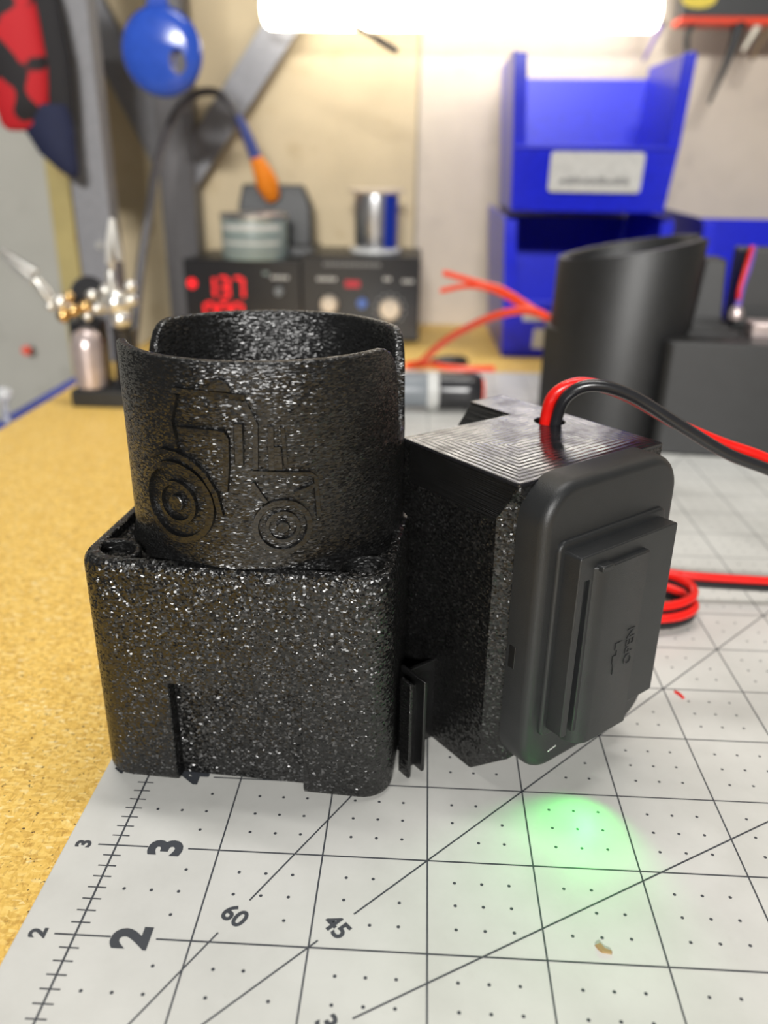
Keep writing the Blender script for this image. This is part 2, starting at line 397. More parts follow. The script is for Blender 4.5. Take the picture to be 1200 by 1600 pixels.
tag(MB().add([(4.42, 2.17, 0.0), (4.47, 2.19, 0.0), (4.50, 2.14, 0.0), (4.56, 2.12, 0.0), (4.55, 2.09, 0.0), (4.47, 2.10, 0.0), (4.44, 2.13, 0.0),
             (4.43, 2.165, 0.02), (4.47, 2.18, 0.025), (4.5, 2.135, 0.02), (4.55, 2.115, 0.02), (4.545, 2.095, 0.015), (4.475, 2.105, 0.02), (4.45, 2.13, 0.025)],
            [tuple(range(7))[::-1], tuple(range(7, 14))] + [(i, (i + 1) % 7, 7 + (i + 1) % 7, 7 + i) for i in range(7)]).build('wood_flake', 'flake'),
    'tiny tan flake of debris lying on the cutting mat', 'flake')
tag(MB().tube([(6.13, 5.93, 0.015), (6.17, 5.87, 0.02), (6.2, 5.8, 0.012)], 0.018, 6).build('insulation_scrap', 'red'),
    'tiny scrap of red wire insulation lying on the cutting mat', 'scrap')

# ------------------------------------------------------------------ printed cup holder
AL = math.radians(-4.4)
H = thing('cup_holder', 'black 3D-printed square base carrying a slotted round cup with a raised tractor', 'cup holder', (1.17, 5.38, 0), AL)
HW, HD, HT = 1.55, 1.53, 2.58
prof = rrect(-HW, HW, -HD, HD, 0.30, 8)
base = MB()
def inset(poly, k): return [(x * (1 - k / HW), y * (1 - k / HD)) for x, y in poly]
rings = []
for z, k in ((0.0, 0.05), (0.035, 0.012), (0.08, 0.0), (HT - 0.10, 0.0), (HT - 0.05, 0.012), (HT - 0.015, 0.035), (HT, 0.07)):
    rings.append([(x, y, z) for x, y in inset(prof, k)])
base.loft(rings)
notch = MB().box(-0.71, 0.65, -2.0, -HD + 0.16, -0.5, 1.24)
pocket = MB().prism(rrect(-HW + 0.13, HW - 0.13, -HD + 0.13, HD - 0.13, 0.28, 8), HT - 0.11, HT + 0.3)
bore = MB().lathe([(1.30, 0.3), (1.30, 3.0)], 64, (0.03, -0.03, 0))
body = carve(base, [notch, pocket, bore])
link('base_body', body, 'fuzzy', H, 0.012, 1, 30)
# corner screw bosses: rings of plastic around open holes
for sx in (-1, 1):
    for sy in (-1, 1):
        if sx < 0 or sy > 0: bx, by, ro, ri = sx * 1.235, sy * 1.235, 0.245, 0.185
        else: bx, by, ro, ri = 1.25, -1.245, 0.255, 0.205
        m4 = Matrix.Translation((bx, by, 0)) @ Matrix.Rotation(math.radians(-40 * sx * sy), 4, 'Z') @ Matrix.Diagonal((1.15, 0.95, 1, 1))
        sg = 28; R4 = []
        for r, z in ((ro, HT - 0.3), (ro, HT - 0.015), (ro - 0.015, HT - 0.003), (ri + 0.015, HT - 0.003), (ri, HT - 0.02), (ri, HT - 0.3)):
            R4.append([(r * math.cos(2 * math.pi * i / sg), r * math.sin(2 * math.pi * i / sg), z) for i in range(sg)])
        R4.append(R4[0])
        b = MB().loft(R4, False, m4).build('screw_boss', 'fuzzy_fine', H, angle=40)
        MB().prism([(1.02 * ri * math.cos(2 * math.pi * i / sg), 1.02 * ri * math.sin(2 * math.pi * i / sg)) for i in range(sg)], HT - 0.34, HT - 0.28, m4).build('hole_floor', 'smooth', b)
# cup wall
CX, CY, CR, CT, CZ = 0.03, -0.03, 1.44, 0.105, 4.53
SLOT = [(0, 3.60), (4, 3.60), (7.5, 3.63), (10, 3.70), (11.6, 3.82), (12.3, 3.95), (12.9, 4.08), (13.9, 4.22), (15.4, 4.33), (17.5, 4.42), (20, 4.48), (23, 4.515), (26, 4.53)]
def cup_top(a):
    b = min(abs(((a + 180) % 360) - 180), abs((a % 360) - 180))
    if b >= 26: return CZ
    for (a0, z0), (a1, z1) in zip(SLOT, SLOT[1:]):
        if a0 <= b <= a1: return z0 + (z1 - z0) * (b - a0) / (a1 - a0)
angs = set()
for c0 in (0, 180):
    for a, z in SLOT: angs |= {round((c0 + a) % 360, 3), round((c0 - a) % 360, 3)}
    for k in range(1, 43):
        angs.add(round((c0 + 26 + k * 3.0) % 360, 3))
angs = sorted(angs)
rings = []
for a in angs:
    zt = cup_top(a); t = math.radians(a); ct, st = math.cos(t), math.sin(t)
    ro, ri = CR, CR - CT
    row = [(ro + 0.05, HT - 0.13), (ro + 0.015, HT - 0.04), (ro, HT + 0.05), (ro, zt - 0.55 if zt > 4 else (HT + zt) / 2), (ro, zt - 0.035), (ro - 0.012, zt - 0.010), (ro - 0.035, zt), (ri + 0.035, zt), (ri + 0.012, zt - 0.010), (ri, zt - 0.035), (ri, (HT + zt) / 2), (ri, 0.6)]
    rings.append([(CX + r * ct, CY + r * st, z) for r, z in row])
cw = MB(); n = len(rings); k = len(rings[0])
cw.add([p for r in rings for p in r], [(i * k + j, ((i + 1) % n) * k + j, ((i + 1) % n) * k + j + 1, i * k + j + 1) for i in range(n) for j in range(k - 1)])
cup = cw.build('cup_wall', 'fuzzy_fine', H, angle=50)
MB().lathe([(1.34, 0.55), (1.34, 0.62)], 48, (CX, CY, 0)).build('cup_floor', 'fuzzy_fine', H)
# raised tractor, bent round the cup wall: (degrees, z) outlines
def bent(name, pts, h=0.042, closed=True):
    """polyline band list -> solid raised strip; pts = outer polygon as (deg, z)"""
    m = MB(); nn = len(pts)
    lo = [(CX + (CR - 0.01) * math.cos(math.radians(a)), CY + (CR - 0.01) * math.sin(math.radians(a)), z) for a, z in pts]
    hi = [(CX + (CR + h) * math.cos(math.radians(a)), CY + (CR + h) * math.sin(math.radians(a)), z) for a, z in pts]
    m.add(lo + hi, [tuple(range(nn, 2 * nn)), tuple(range(nn))[::-1]] + [(i, (i + 1) % nn, nn + (i + 1) % nn, nn + i) for i in range(nn)])
    return m.build(name, 'relief', cup, 0.008, 1, 40)
DEG = math.degrees(1 / CR)
def band(name, pts, wd, h=0.042):
    """strip of width wd (inches) along centre line (deg, z)"""
    Q = [Vector((a / DEG, z)) for a, z in pts]; m = MB(); sec = []
    for i, q in enumerate(Q):
        t = (Q[min(i + 1, len(Q) - 1)] - Q[max(i - 1, 0)]).normalized(); nn = Vector((-t.y, t.x)) * wd / 2
        ring = []
        for s_, hh in ((1, -0.01), (0.8, h), (-0.8, h), (-1, -0.01)):
            p = q + nn * s_; a = math.radians(p.x * DEG); ring.append((CX + (CR + hh) * math.cos(a), CY + (CR + hh) * math.sin(a), p.y))
        sec.append(ring)
    m.loft(sec)
    return m.build(name, 'relief', cup, 0, 1, 40)
def ringband(name, a0, z0, r, wd, h=0.035, s=0, e=360, seg=40):
    return band(name, [(a0 + DEG * r * math.cos(math.radians(s + (e - s) * i / seg)), z0 + r * math.sin(math.radians(s + (e - s) * i / seg))) for i in range(seg + 1)], wd, h)
band('cab_roof', [(-108.0, 4.255), (-82.0, 4.235)], 0.06, 0.05)
bent('roof_beacon', [(-94.5, 4.28)] + [(-90.6 + 3.9 * math.cos(math.radians(180 - 18 * i)), 4.285 + 0.10 * math.sin(math.radians(180 - 18 * i))) for i in range(11)] + [(-86.7, 4.28)], 0.045)
band('cab_pillar', [(-82.6, 4.2), (-79.0, 3.99), (-79.6, 3.58)], 0.05)
band('cab_pillar', [(-107.3, 4.22), (-110.5, 3.98), (-109.0, 3.72)], 0.05)
band('cab_window_frame', [(-107.2, 3.90), (-98, 3.905), (-90.2, 3.90), (-89.4, 3.86), (-89.8, 3.60), (-91.0, 3.36)], 0.065, 0.045)
bent('cab_door', [(-86.6, 4.0), (-86.8, 3.62), (-83.6, 3.61), (-83.2, 4.0)], 0.04)
band('rear_fender', [(-122.5, 3.585), (-116, 3.665), (-109, 3.66), (-103, 3.60), (-98.3, 3.50), (-94.6, 3.33), (-93.0, 3.12)], 0.06, 0.045)
ringband('rear_tyre', -111.2, 3.18, 0.37, 0.075, 0.045, -150, 120)
ringband('rear_tyre_edge', -111.2, 3.18, 0.37, 0.05, 0.05, 100, 215)
ringband('rear_rim', -111.0, 3.18, 0.195, 0.05, 0.045)
bent('rear_hub', [(-111 + DEG * 0.08 * math.cos(i * math.pi / 8), 3.18 + 0.08 * math.sin(i * math.pi / 8)) for i in range(16)], 0.055)
ringband('front_tyre', -71.0, 3.01, 0.245, 0.06, 0.045)
ringband('front_rim', -71.0, 3.01, 0.14, 0.04, 0.04)
bent('front_hub', [(-71 + DEG * 0.06 * math.cos(i * math.pi / 8), 3.01 + 0.06 * math.sin(i * math.pi / 8)) for i in range(16)], 0.05)
band('exhaust_pipe', [(-74.0, 3.97), (-74.2, 3.57)], 0.06)
band('exhaust_pipe', [(-70.0, 3.96), (-69.2, 3.60)], 0.04)
band('exhaust_silencer', [(-72.2, 3.78), (-71.8, 3.57)], 0.09, 0.03)
band('hood_edge', [(-81.5, 3.55), (-70, 3.53), (-60.5, 3.505), (-58.7, 3.47), (-58.2, 3.28), (-57.8, 3.08)], 0.045)
band('hood_side', [(-66.5, 3.33), (-62, 3.36), (-58.6, 3.40)], 0.05)
band('hood_side', [(-81.0, 3.45), (-78.5, 3.34), (-76.5, 3.26)], 0.04)

# ------------------------------------------------------------------ battery adapter box
TH = math.radians(39.8)
B = thing('adapter_box', 'black 3D-printed box with a moulded battery adapter and wires through its top', 'box', (3.71, 4.04, 0), TH)
BH = 3.45
# local x along the adapter face, local -y outward towards the adapter
sec = [(0.0, 0.0), (2.16, 0.0), (2.16, 1.66), (0.06, 1.66), (0.0, 1.60)]
bb = MB()
lower = [(0.0, 0.25), (0.16, 0.0), (2.10, 0.0), (2.16, 0.10), (2.16, 1.66), (0.0, 1.65)]
top_s = [(0.0, 0.02), (0.02, 0.0), (2.12, 0.0), (2.16, 0.04), (2.16, 1.66), (0.0, 1.65)]
bot_s = [(0.0, 0.40), (0.02, 0.38), (2.14, 0.38), (2.16, 0.40), (2.16, 1.66), (0.0, 1.65)]
def back(s_, yb): return s_[:-2] + [(2.16, 1.66), (0.0, yb)]
bb.loft([[(x, y, z) for x, y in back(s_, yb)] for z, s_, yb in ((0.0, bot_s, 1.57), (0.30, lower, 1.57), (2.58, lower, 1.57), (2.63, lower, 1.72), (3.22, lower, 1.72), (3.36, top_s, 1.72), (BH - 0.02, top_s, 1.72))])
hole = MB().lathe([(0.175, 3.0), (0.175, 4.0)], 24, (1.76, 1.25, 0))
link('box_body', carve(bb, [hole]), 'layers', B, 0.008, 1, 30).data.materials[0] = M['layers']
B.children[0].data.materials[0] = grain('black_print_side', 42, 54, 0.7, 0.34)
tp = MB().prism([(0.0, 0.02), (0.02, 0.0), (2.12, 0.0), (2.16, 0.04), (2.16, 2.40), (1.60, 2.40), (1.60, 1.70), (0.0, 1.72)], BH - 0.03, BH)
link('top_panel', carve(tp, [hole]), 'top', B, 0.006, 1, 30)
MB().loft([[(0.9, 1.64, 0.0), (2.16, 1.64, 0.0), (2.16, 2.38, 0.0), (0.9, 2.38, 0.0)], [(0.9, 1.64, 2.6), (2.16, 1.64, 2.6), (2.16, 2.38, 2.6), (0.9, 2.38, 2.6)], [(1.60, 1.64, BH - 0.028), (2.16, 1.64, BH - 0.028), (2.16, 2.39, BH - 0.028), (1.60, 2.39, BH - 0.028)]]).build('rear_rail', 'layers', B, 0.006, 1)
# top band where the layers run smooth
MB().loft([[(-0.006, 0.28, 3.0), (0.02, 0.28, 3.0), (0.02, 1.57, 3.0), (-0.006, 1.57, 3.0)], [(-0.006, 0.02, BH - 0.03), (0.02, 0.02, BH - 0.03), (0.02, 1.57, BH - 0.03), (-0.006, 1.57, BH - 0.03)]]).build('layer_band', 'layers', B)
# mounting fins beside the left face
MB().box(-0.47, -0.43, 0.65, 1.06, 0.0, 1.15).build('mounting_fin', 'smooth', B, 0.008)
MB().box(-0.64, -0.44, 0.79, 0.83, 0.0, 1.05).build('mounting_web', 'smooth', B, 0.006)
MB().box(-0.66, -0.62, 0.65, 0.82, 0.0, 1.2).build('mounting_fin', 'fuzzy_fine', B, 0.008)
MB().box(-0.46, 0.05, 1.04, 1.09, 0.0, 1.05).build('mounting_web', 'smooth', B, 0.008)
# adapter plate: rounded rectangle with rolled edge
def plate(x0, x1, z0, z1, r, y0, y1, fillet, steps=5):
    R = []
    for i in range(steps + 1):
        t = math.pi / 2 * i / steps; k = fillet * (1 - math.cos(t)); y = y1 + fillet * (1 - math.sin(t)) if i else y1 + fillet
        R.append([(x, y, z) for x, z in rrect(x0 + k, x1 - k, z0 + k, z1 - k, max(r - k, 0.01), 8)])
    R = [[(x, y0, z) for x, z in rrect(x0, x1, z0, z1, r, 8)]] + R
    return MB().loft(R)
ap = plate(0.03, 2.00, 0.30, 3.50, 0.42, 0.02, -0.33, 0.10).build('adapter_plate', 'black_plastic', B, angle=50)
plate(0.20, 1.80, 0.78, 2.95, 0.10, -0.30, -0.375, 0.03, 3).build('plate_ledge', 'black_plastic', B, angle=50)
bl = MB().prism(rrect(0.27, 1.72, 0.88, 2.86, 0.03, 3), 0.36, 0.57, Matrix(((1, 0, 0, 0), (0, 0, -1, 0), (0, 1, 0, 0), (0, 0, 0, 1))))
slot = MB().box(0.36, 0.44, -0.75, -0.44, 0.5, 2.60)
link('battery_block', carve(bl, [slot]), 'black_plastic', B, 0.012, 2, 35)
# sliding latch with rounded left side, stepped lower corner
lp = [(0.42, -0.40)]
for i in range(7):
    t = math.radians(180 + 90 * i / 6); lp.append((0.62 + 0.20 * math.cos(t), -0.44 + 0.20 * math.sin(t)))
lp += [(1.20, -0.64), (1.215, -0.63), (1.22, -0.55), (1.22, -0.40)]
la = MB().loft([[(x + (0.02 if z < 0.8 and x < 0.6 else 0), y, z) for x, y in lp] for z in (0.72, 0.74, 2.70, 2.72)])
latch = la.build('latch_cover', 'black_plastic', B, 0.015, 2, 35)
MB().box(0.50, 0.66, -0.655, -0.50, 2.68, 2.74).build('latch_lip', 'black_plastic', latch, 0.015)
MB().box(0.36, 0.46, -0.50, -0.42, 1.28, 1.31).build('slot_bridge', 'black_plastic', latch, 0.006)
F4 = Matrix(((0, -1, 0, 1.10), (0, 0, -1, -0.6405), (1, 0, 0, 1.69), (0, 0, 0, 1)))
vs_, fs_ = text('OPEN', 0.17, F4, 0.005, 0.0)
tag(MB().add(vs_, fs_).build('raised_lettering', 'black_plastic', latch), 'raised black word OPEN reading upwards')
arrow = [(0.84, 1.58), (0.84, 1.66), (0.89, 1.66), (0.89, 1.72), (0.86, 1.72), (0.86, 1.80), (0.96, 1.80), (0.96, 1.78), (0.96, 1.64), (0.92, 1.56), (0.88, 1.52), (0.88, 1.44), (0.865, 1.44), (0.865, 1.54)]
MB().prism(arrow, 0.638, 0.647, Matrix(((1, 0, 0, 0), (0, 0, -1, 0), (0, 1, 0, 0), (0, 0, 0, 1)))).build('raised_arrow', 'black_plastic', latch)
MB().box(0.025, 0.045, -0.10, -0.02, 1.53, 1.78).build('side_catch', 'smooth', ap, 0.004)
MB().prism([(0.40, 0.50), (0.52, 0.52), (0.52, 0.535), (0.40, 0.515)], 0.328, 0.334, Matrix(((1, 0, 0, 0), (0, 0, -1, 0), (0, 1, 0, 0), (0, 0, 0, 1)))).build('paint_mark', 'label', ap)
MB().lathe([(0.03, 0.0), (0.03, 0.02), (0.02, 0.03)], 12, (0.9, -0.50, 0.70)).build('indicator_light', 'led_green', B)
sl = bpy.data.lights.new('green_indicator', 'SPOT'); sl.energy = 0.05; sl.color = (0.05, 1.0, 0.12); sl.spot_size = math.radians(95); sl.spot_blend = 1.0; sl.shadow_soft_size = 0.05 * S
so = bpy.data.objects.new('green_indicator', sl); col.objects.link(so)
_p = Vector((3.71 + 0.9 * math.cos(TH) + 0.57 * math.sin(TH), 4.04 + 0.9 * math.sin(TH) - 0.57 * math.cos(TH), 0.655)); _t = Vector((4.28, 2.95, 0))
so.location = _p * S; so.rotation_euler = (_t - _p).to_track_quat('-Z', 'Y').to_euler()

# ------------------------------------------------------------------ wires on and behind the box
wp = thing('wire_pair', 'red and black wire pair rising from the hole in the adapter box', 'wire', (4.265, 6.15, BH))
def wire(parent, name, m, pts, r=0.065, n=8): return MB().tube(spline(pts, n), r, 10).build(name, m, parent, angle=60)
path = [(4.29, 6.12, 3.10), (4.29, 6.10, 3.46), (4.37, 6.02, 3.78), (4.63, 6.0, 3.92), (5.06, 6.0, 3.82), (5.67, 6.0, 3.48), (6.2, 6.0, 3.19), (6.73, 6.0, 3.0), (7.6, 6.1, 2.65), (9.0, 6.6, 1.6), (10.2, 7.4, 0.5), (11.4, 8.4, 0.07)]
O3 = Vector((4.265, 6.15, BH))
wire(wp, 'black_wire', 'black_plastic2', [Vector(p) - O3 + Vector((0.025, -0.055, 0)) for p in path], 0.068)
off = [(-0.075, 0.0, 0), (-0.08, 0.0, 0.0), (-0.10, 0.02, 0), (-0.06, 0.08, -0.01), (0, 0.12, -0.04), (0, 0.12, -0.01), (0, 0.11, 0.07), (0, 0.10, 0.09), (0, 0.11, 0.05), (0, 0.12, 0.02), (0, 0.12, 0), (0, 0.13, 0)]
wire(wp, 'red_wire', 'red', [Vector(p) - O3 + Vector(q) for p, q in zip(path, off)], 0.068)
wc = thing('coiled_wire_pair', 'red and black wire pair coiled on the mat behind the adapter box', 'wire', (6.1, 7.9, 0))
def coil(dz, dr):
    P = []
    for i in range(0, 30):
        a = math.radians(90 + i * 24); r = 1 + 0.05 * math.sin(i * 0.9) + dr; lift = i / 29
        P.append((-0.05 + 0.06 * lift + 0.82 * r * math.cos(a), -0.1 + 0.22 * lift + 0.48 * r * math.sin(a), 0.07 + dz + 0.25 * lift ** 1.2))
    P += [(0.3, 0.62, 0.34 + dz), (0.8, 0.52, 0.30 + dz), (1.9, 0.52, 0.26 + dz), (3.2, 0.56, 0.22 + dz), (5.5, 0.9, 0.08 + dz)]
    return P
wire(wc, 'black_wire', 'black_plastic2', coil(0.0, 0.0), 0.065, 3)
wire(wc, 'red_wire', 'red', coil(0.12, 0.03), 0.065, 3)

# ------------------------------------------------------------------ dark grey cup mount behind
G = thing('cup_mount', 'dark grey 3D-printed round cup with slanted rim on a low box, on the mat', 'cup holder', (7.6, 17.6, 0), math.radians(-6))
rings = []
ga = sorted([i * 5 for i in range(72)] + [-24.4 + 360, -23.6 + 360, -22.6 + 360, 13.6, 14.6, 15.4])
def gtop(a):
    z = 4.48 + 0.30 * math.cos(math.radians(a))
    b = abs(((a + 180 + 4.5) % 360) - 180)
    if b < 19.95: z = 2.62 if b < 18.2 else (2.75 if b < 19.12 else z - 0.06)
    return z
for a in ga:
    t = math.radians(a); zt = gtop(a); ct, st = math.cos(t), math.sin(t)
    row = []
    for r, z in ((1.62, 0.0), (1.70, zt - 0.03), (1.685, zt), (1.50, zt + 0.0), (1.46, zt - 0.04), (1.42, 1.0)):
        sh = -0.10 + 0.04 * z
        row.append((r * ct + sh, r * st, z))
    rings.append(row)
k = 6; n = len(rings)
gm = MB().add([p for r in rings for p in r], [(i * k + j, ((i + 1) % n) * k + j, ((i + 1) % n) * k + j + 1, i * k + j + 1) for i in range(n) for j in range(k - 1)])
gm.build('cup_wall', 'bgprint', G, angle=50)
MB().lathe([(1.44, 1.0), (1.44, 1.08)], 36, (-0.06, 0, 0)).build('cup_floor', 'bgprint', G)
MB().prism(rrect(0.85, 4.6, -1.9, 1.7, 0.2), 0.0, 2.62).build('box_base', 'bgprint', G, 0.05)
MB().prism([(-1.80, -0.3), (-1.4, -0.9), (-1.2, 1.2), (-1.75, 1.0)], 0.0, 2.6).build('side_flange', 'bgprint', G, 0.03)
MB().loft([[(1.75, 0.4, 2.6), (2.5, 0.4, 2.6), (2.5, 1.6, 2.6), (1.75, 1.6, 2.6)], [(1.9, 0.5, 4.2), (2.4, 0.5, 4.2), (2.4, 1.5, 4.2), (1.9, 1.5, 4.2)]]).build('rear_tower', 'bgprint', G, 0.05)
MB().box(2.75, 4.4, 0.6, 1.6, 2.6, 4.45).build('rear_tower', 'bgprint', G, 0.06)
for i in range(3): MB().box(1.45 + 0.0 * i, 2.6 - 0.1 * i, -0.9 + 0.5 * i, -0.35 + 0.5 * i, 2.6, 2.70 + 0.07 * i).build('step', 'bgprint', G, 0.03)
MB().box(2.85, 4.4, -0.9, -0.2, 2.6, 2.95).build('pale_bar', 'skinpink', G, 0.05)
tl = thing('wire_lead', 'short violet and red wire lead with a pale tip above the dark grey cup mount', 'wire', (10.35, 17.4, 2.6))
MB().tube(spline([(0.16, 0.25, 1.95), (0.12, 0.2, 1.5), (0.0, 0.1, 1.0), (-0.05, 0.0, 0.55)], 6), 0.085, 8).build('lead', 'purple', tl)
MB().tube(spline([(0.08, 0.12, 1.95), (0.02, 0.1, 1.5), (-0.08, 0.0, 1.0), (-0.08, -0.03, 0.75)], 6), 0.05, 8).build('lead', 'red', tl)
MB().lathe([(0.05, 0.22), (0.17, 0.28), (0.18, 0.45), (0.10, 0.58)], 14, (-0.06, 0, 0)).build('tip', 'skinpink', tl)
MB().tube([(-0.06, 0, 0.02), (-0.06, 0, 0.26)], 0.05, 8).build('pin', 'black_plastic', tl)

rw = thing('red_wire_leads', 'bare red wire pair running from the dark grey cup mount to the bench', 'wire', (5.9, 18.2, 2.6))
O4 = Vector((5.9, 18.2, 2.6))
def aw(pts, r=0.085): MB().tube(spline([Vector(p) - O4 for p in pts], 6), r, 8).build('red_wire', 'redp', rw)
aw([(6.1, 18.4, 2.55), (5.75, 18.7, 2.72), (5.3, 19.2, 2.68), (4.6, 20.0, 2.35), (3.75, 21.5, 1.60), (3.2, 22.6, 0.95), (2.75, 23.6, 0.30), (2.35, 24.3, 0.05)], 0.11)
aw([(5.75, 18.75, 2.72), (5.45, 19.4, 2.86), (4.9, 20.4, 3.08), (4.2, 21.4, 3.15), (3.35, 22.0, 3.30)], 0.09)
aw([(5.70, 18.80, 2.66), (5.35, 19.5, 2.80), (4.75, 20.5, 3.00), (4.05, 21.4, 3.02), (3.28, 21.9, 2.80)], 0.075)
pl = thing('wire_cutter', 'small cutter with black jaws and red handles lying behind the mat', 'cutter', (3.4, 24.6, BT))
MB().tube([(-0.3, 0.0, 0.16), (0.2, 0.05, 0.2), (0.75, 0.12, 0.2), (0.95, 0.14, 0.14)], [0.12, 0.19, 0.17, 0.08], 10).build('jaw', 'black_plastic', pl)
MB().tube(spline([(-0.2, -0.05, 0.12), (0.1, -0.45, 0.10), (0.9, -0.6, 0.09), (1.8, -0.5, 0.09)], 6), 0.09, 8).build('handle', 'redp', pl)
MB().tube(spline([(-0.2, 0.02, 0.12), (-0.6, -0.25, 0.10), (-1.2, -0.4, 0.09)], 6), 0.09, 8).build('handle', 'redp', pl)

pt = thing('pen_torch', 'grey and black barrel shaped tool with a red end lying on the mat', 'hand tool', (1.7, 18.9, 0), math.radians(3))
RX = Matrix.Translation((0, 0, 0.52)) @ Matrix.Rotation(math.pi / 2, 4, 'Y')
MB().lathe([(0.3, 0.0), (0.44, 0.1), (0.46, 1.15), (0.50, 1.25)], 28, m=RX).build('barrel', 'grey_pl', pt, angle=40)
MB().lathe([(0.50, 1.25), (0.52, 1.3), (0.52, 1.5), (0.50, 1.55)], 28, m=RX).build('collar', 'label', pt, angle=40)
MB().lathe([(0.49, 1.54), (0.51, 1.6), (0.50, 2.2), (0.52, 2.3), (0.50, 2.62), (0.40, 2.74)], 28, m=RX).build('head', 'black_plastic2', pt, angle=40)
MB().lathe([(0.36, 2.70), (0.36, 2.79), (0.2, 2.81)], 24, m=RX).build('end_cap', 'redp', pt, angle=40)
MB().box(0.3, 1.2, -0.12, 0.12, 0.93, 1.0).build('switch', 'grey_pl', pt, 0.03)

# ------------------------------------------------------------------ blue bins
def make_bin(name, label, loc, rz, full=True):
    t = thing(name, label, 'storage bin', loc, rz, 'blue storage bins')
    # local: front at y=0, back at y=6; x from -2.85 to 2.85; height 4.95
    W0, W1, Hh, D, th = 2.55, 2.82, 4.92, 6.0, 0.10
    def wx(z): return W0 + (W1 - W0) * z / Hh
    MB().loft([[(-W0, 0.35, 0), (W0, 0.35, 0), (W0, D, 0), (-W0, D, 0)], [(-W0, 0.33, 0.12), (W0, 0.33, 0.12), (W0, D, 0.12), (-W0, D, 0.12)]]).build('bottom', 'blue', t, 0.02)
    for s in (-1, 1):
        P = [(0.35, 0.0), (D, 0.0), (D + 0.1, Hh - 0.05), (4.6, Hh - 0.05), (0.55, Hh - 0.35), (0.0, Hh - 0.35), (-0.12, 2.05), (0.0, 1.7)]
        P = [(0.35, 0.0), (D, 0.0), (D + 0.1, Hh), (0.15, Hh - 0.15), (-0.05, Hh - 0.35), (-0.10, 2.0), (0.0, 1.6)]
        vo_ = [(s * wx(z), y, z) for y, z in P]; vi_ = [(s * (wx(z) - th), y, z) for y, z in P]; q = len(P)
        MB().add(vo_ + vi_, [tuple(range(q)), tuple(range(q, 2 * q))[::-1]] + [(i, (i + 1) % q, q + (i + 1) % q, q + i) for i in range(q)]).build('side_wall', 'blue', t, 0.02)
        # front post lip
        MB().loft([[(s * wx(z), -0.16 if z > 1.8 else 0.0, z), (s * (wx(z) - 0.42), -0.16 if z > 1.8 else 0.0, z), (s * (wx(z) - 0.42), 0.04, z), (s * wx(z), 0.04, z)] for z in (1.6, 2.0, Hh - 0.4, Hh - 0.25)]).build('corner_post', 'blue', t, 0.02)
    MB().loft([[(-wx(z), D + y, z), (wx(z), D + y, z), (wx(z), D + y + th, z), (-wx(z), D + y + th, z)] for y, z in ((-0.1, 0.0), (0.0, Hh - 0.4))]).build('back_wall', 'blue', t, 0.02)
    MB().loft([[(-wx(z), y, z), (wx(z), y, z), (wx(z), y + 0.12, z), (-wx(z), y + 0.12, z)] for y, z in ((0.32, 0.0), (0.0, 1.3), (-0.14, 2.0))]).build('front_panel', 'blue', t, 0.03)
    MB().box(-2.6, 2.6, -0.24, -0.02, 1.93, 2.05).build('front_lip', 'blue', t, 0.03)
    return t
b1 = make_bin('storage_bin', 'blue plastic bin with a white label, stacked on another blue bin', (8.15, 26.3, BT + 4.92), math.radians(-1))
lbm = Matrix.Translation((0.1, 0.065, 0.60)) @ Matrix.Rotation(math.radians(90 + 11.5), 4, 'X')
lab = MB().prism(rrect(-1.50, 1.50, 0.05, 1.28, 0.12), -0.02, 0.10, lbm).build('card_label', 'label', b1, 0.01)
for i in range(9):
    x0 = -1.15 + i * 0.255
    MB().prism([(x0, 0.30), (x0 + 0.20, 0.30), (x0 + 0.20, 0.46 + 0.05 * (i % 2)), (x0, 0.46 + 0.04 * (i % 3))], 0.095, 0.104, lbm).build('printed_line', 'labeld', lab)
b2 = make_bin('storage_bin', 'blue plastic bin with a white printed mark, under the labelled bin', (8.18, 26.2, BT), math.radians(1))
tm = Matrix.Translation((0, 0.37, 0)) @ Matrix.Rotation(math.radians(90 + 13.5), 4, 'X')
MB().prism([(-1.95, 1.70), (-1.95, 1.22), (-1.52, 1.22), (-1.52, 0.35), (-0.55, 0.35), (-0.55, 1.22), (-0.1, 1.22), (-0.1, 1.70)], -0.01, 0.055, tm).build('printed_mark', 'label', b2, 0.02)
b3 = make_bin('storage_bin', 'blue plastic bin beside the bin stack against the wall', (14.9, 26.75, BT), math.radians(0))

# ------------------------------------------------------------------ bench instruments
def ps_box(name, label, x0, x1, h, y0=28.5, y1=32.7):
    t = thing(name, label, 'instrument', ((x0 + x1) / 2, y0, BT)); wv = (x1 - x0) / 2
    MB().box(-wv, wv, 0.12, y1 - y0, 0.12, h - BT).build('case', 'steel_d' if False else 'black_plastic', t, 0.06)
    MB().box(-wv - 0.03, wv + 0.03, 0.0, 0.16, 0.10, h - BT + 0.02).build('front_panel', 'black_plastic2', t, 0.05)
    for sx in (-1, 1):
        for yy in (0.5, 3.6): MB().lathe([(0.2, 0.0), (0.22, 0.13)], 14, (sx * (wv - 0.5), yy, 0)).build('foot', 'black_plastic', t)
    return t
FX = lambda x, y, z: Matrix.Translation((x, y, z)) @ Matrix.Rotation(math.pi / 2, 4, 'X')
p1 = ps_box('soldering_station', 'black soldering station with lit red number display', -6.30, -1.90, 2.90)
c1 = -4.10
MB().lathe([(0.19, 0.0), (0.17, 0.05)], 18, m=FX(-6.03 - c1, 0.0, 2.08)).build('indicator_light', 'led_red', p1)
SEG = {'a': ((0, .5, 1, .5)), }
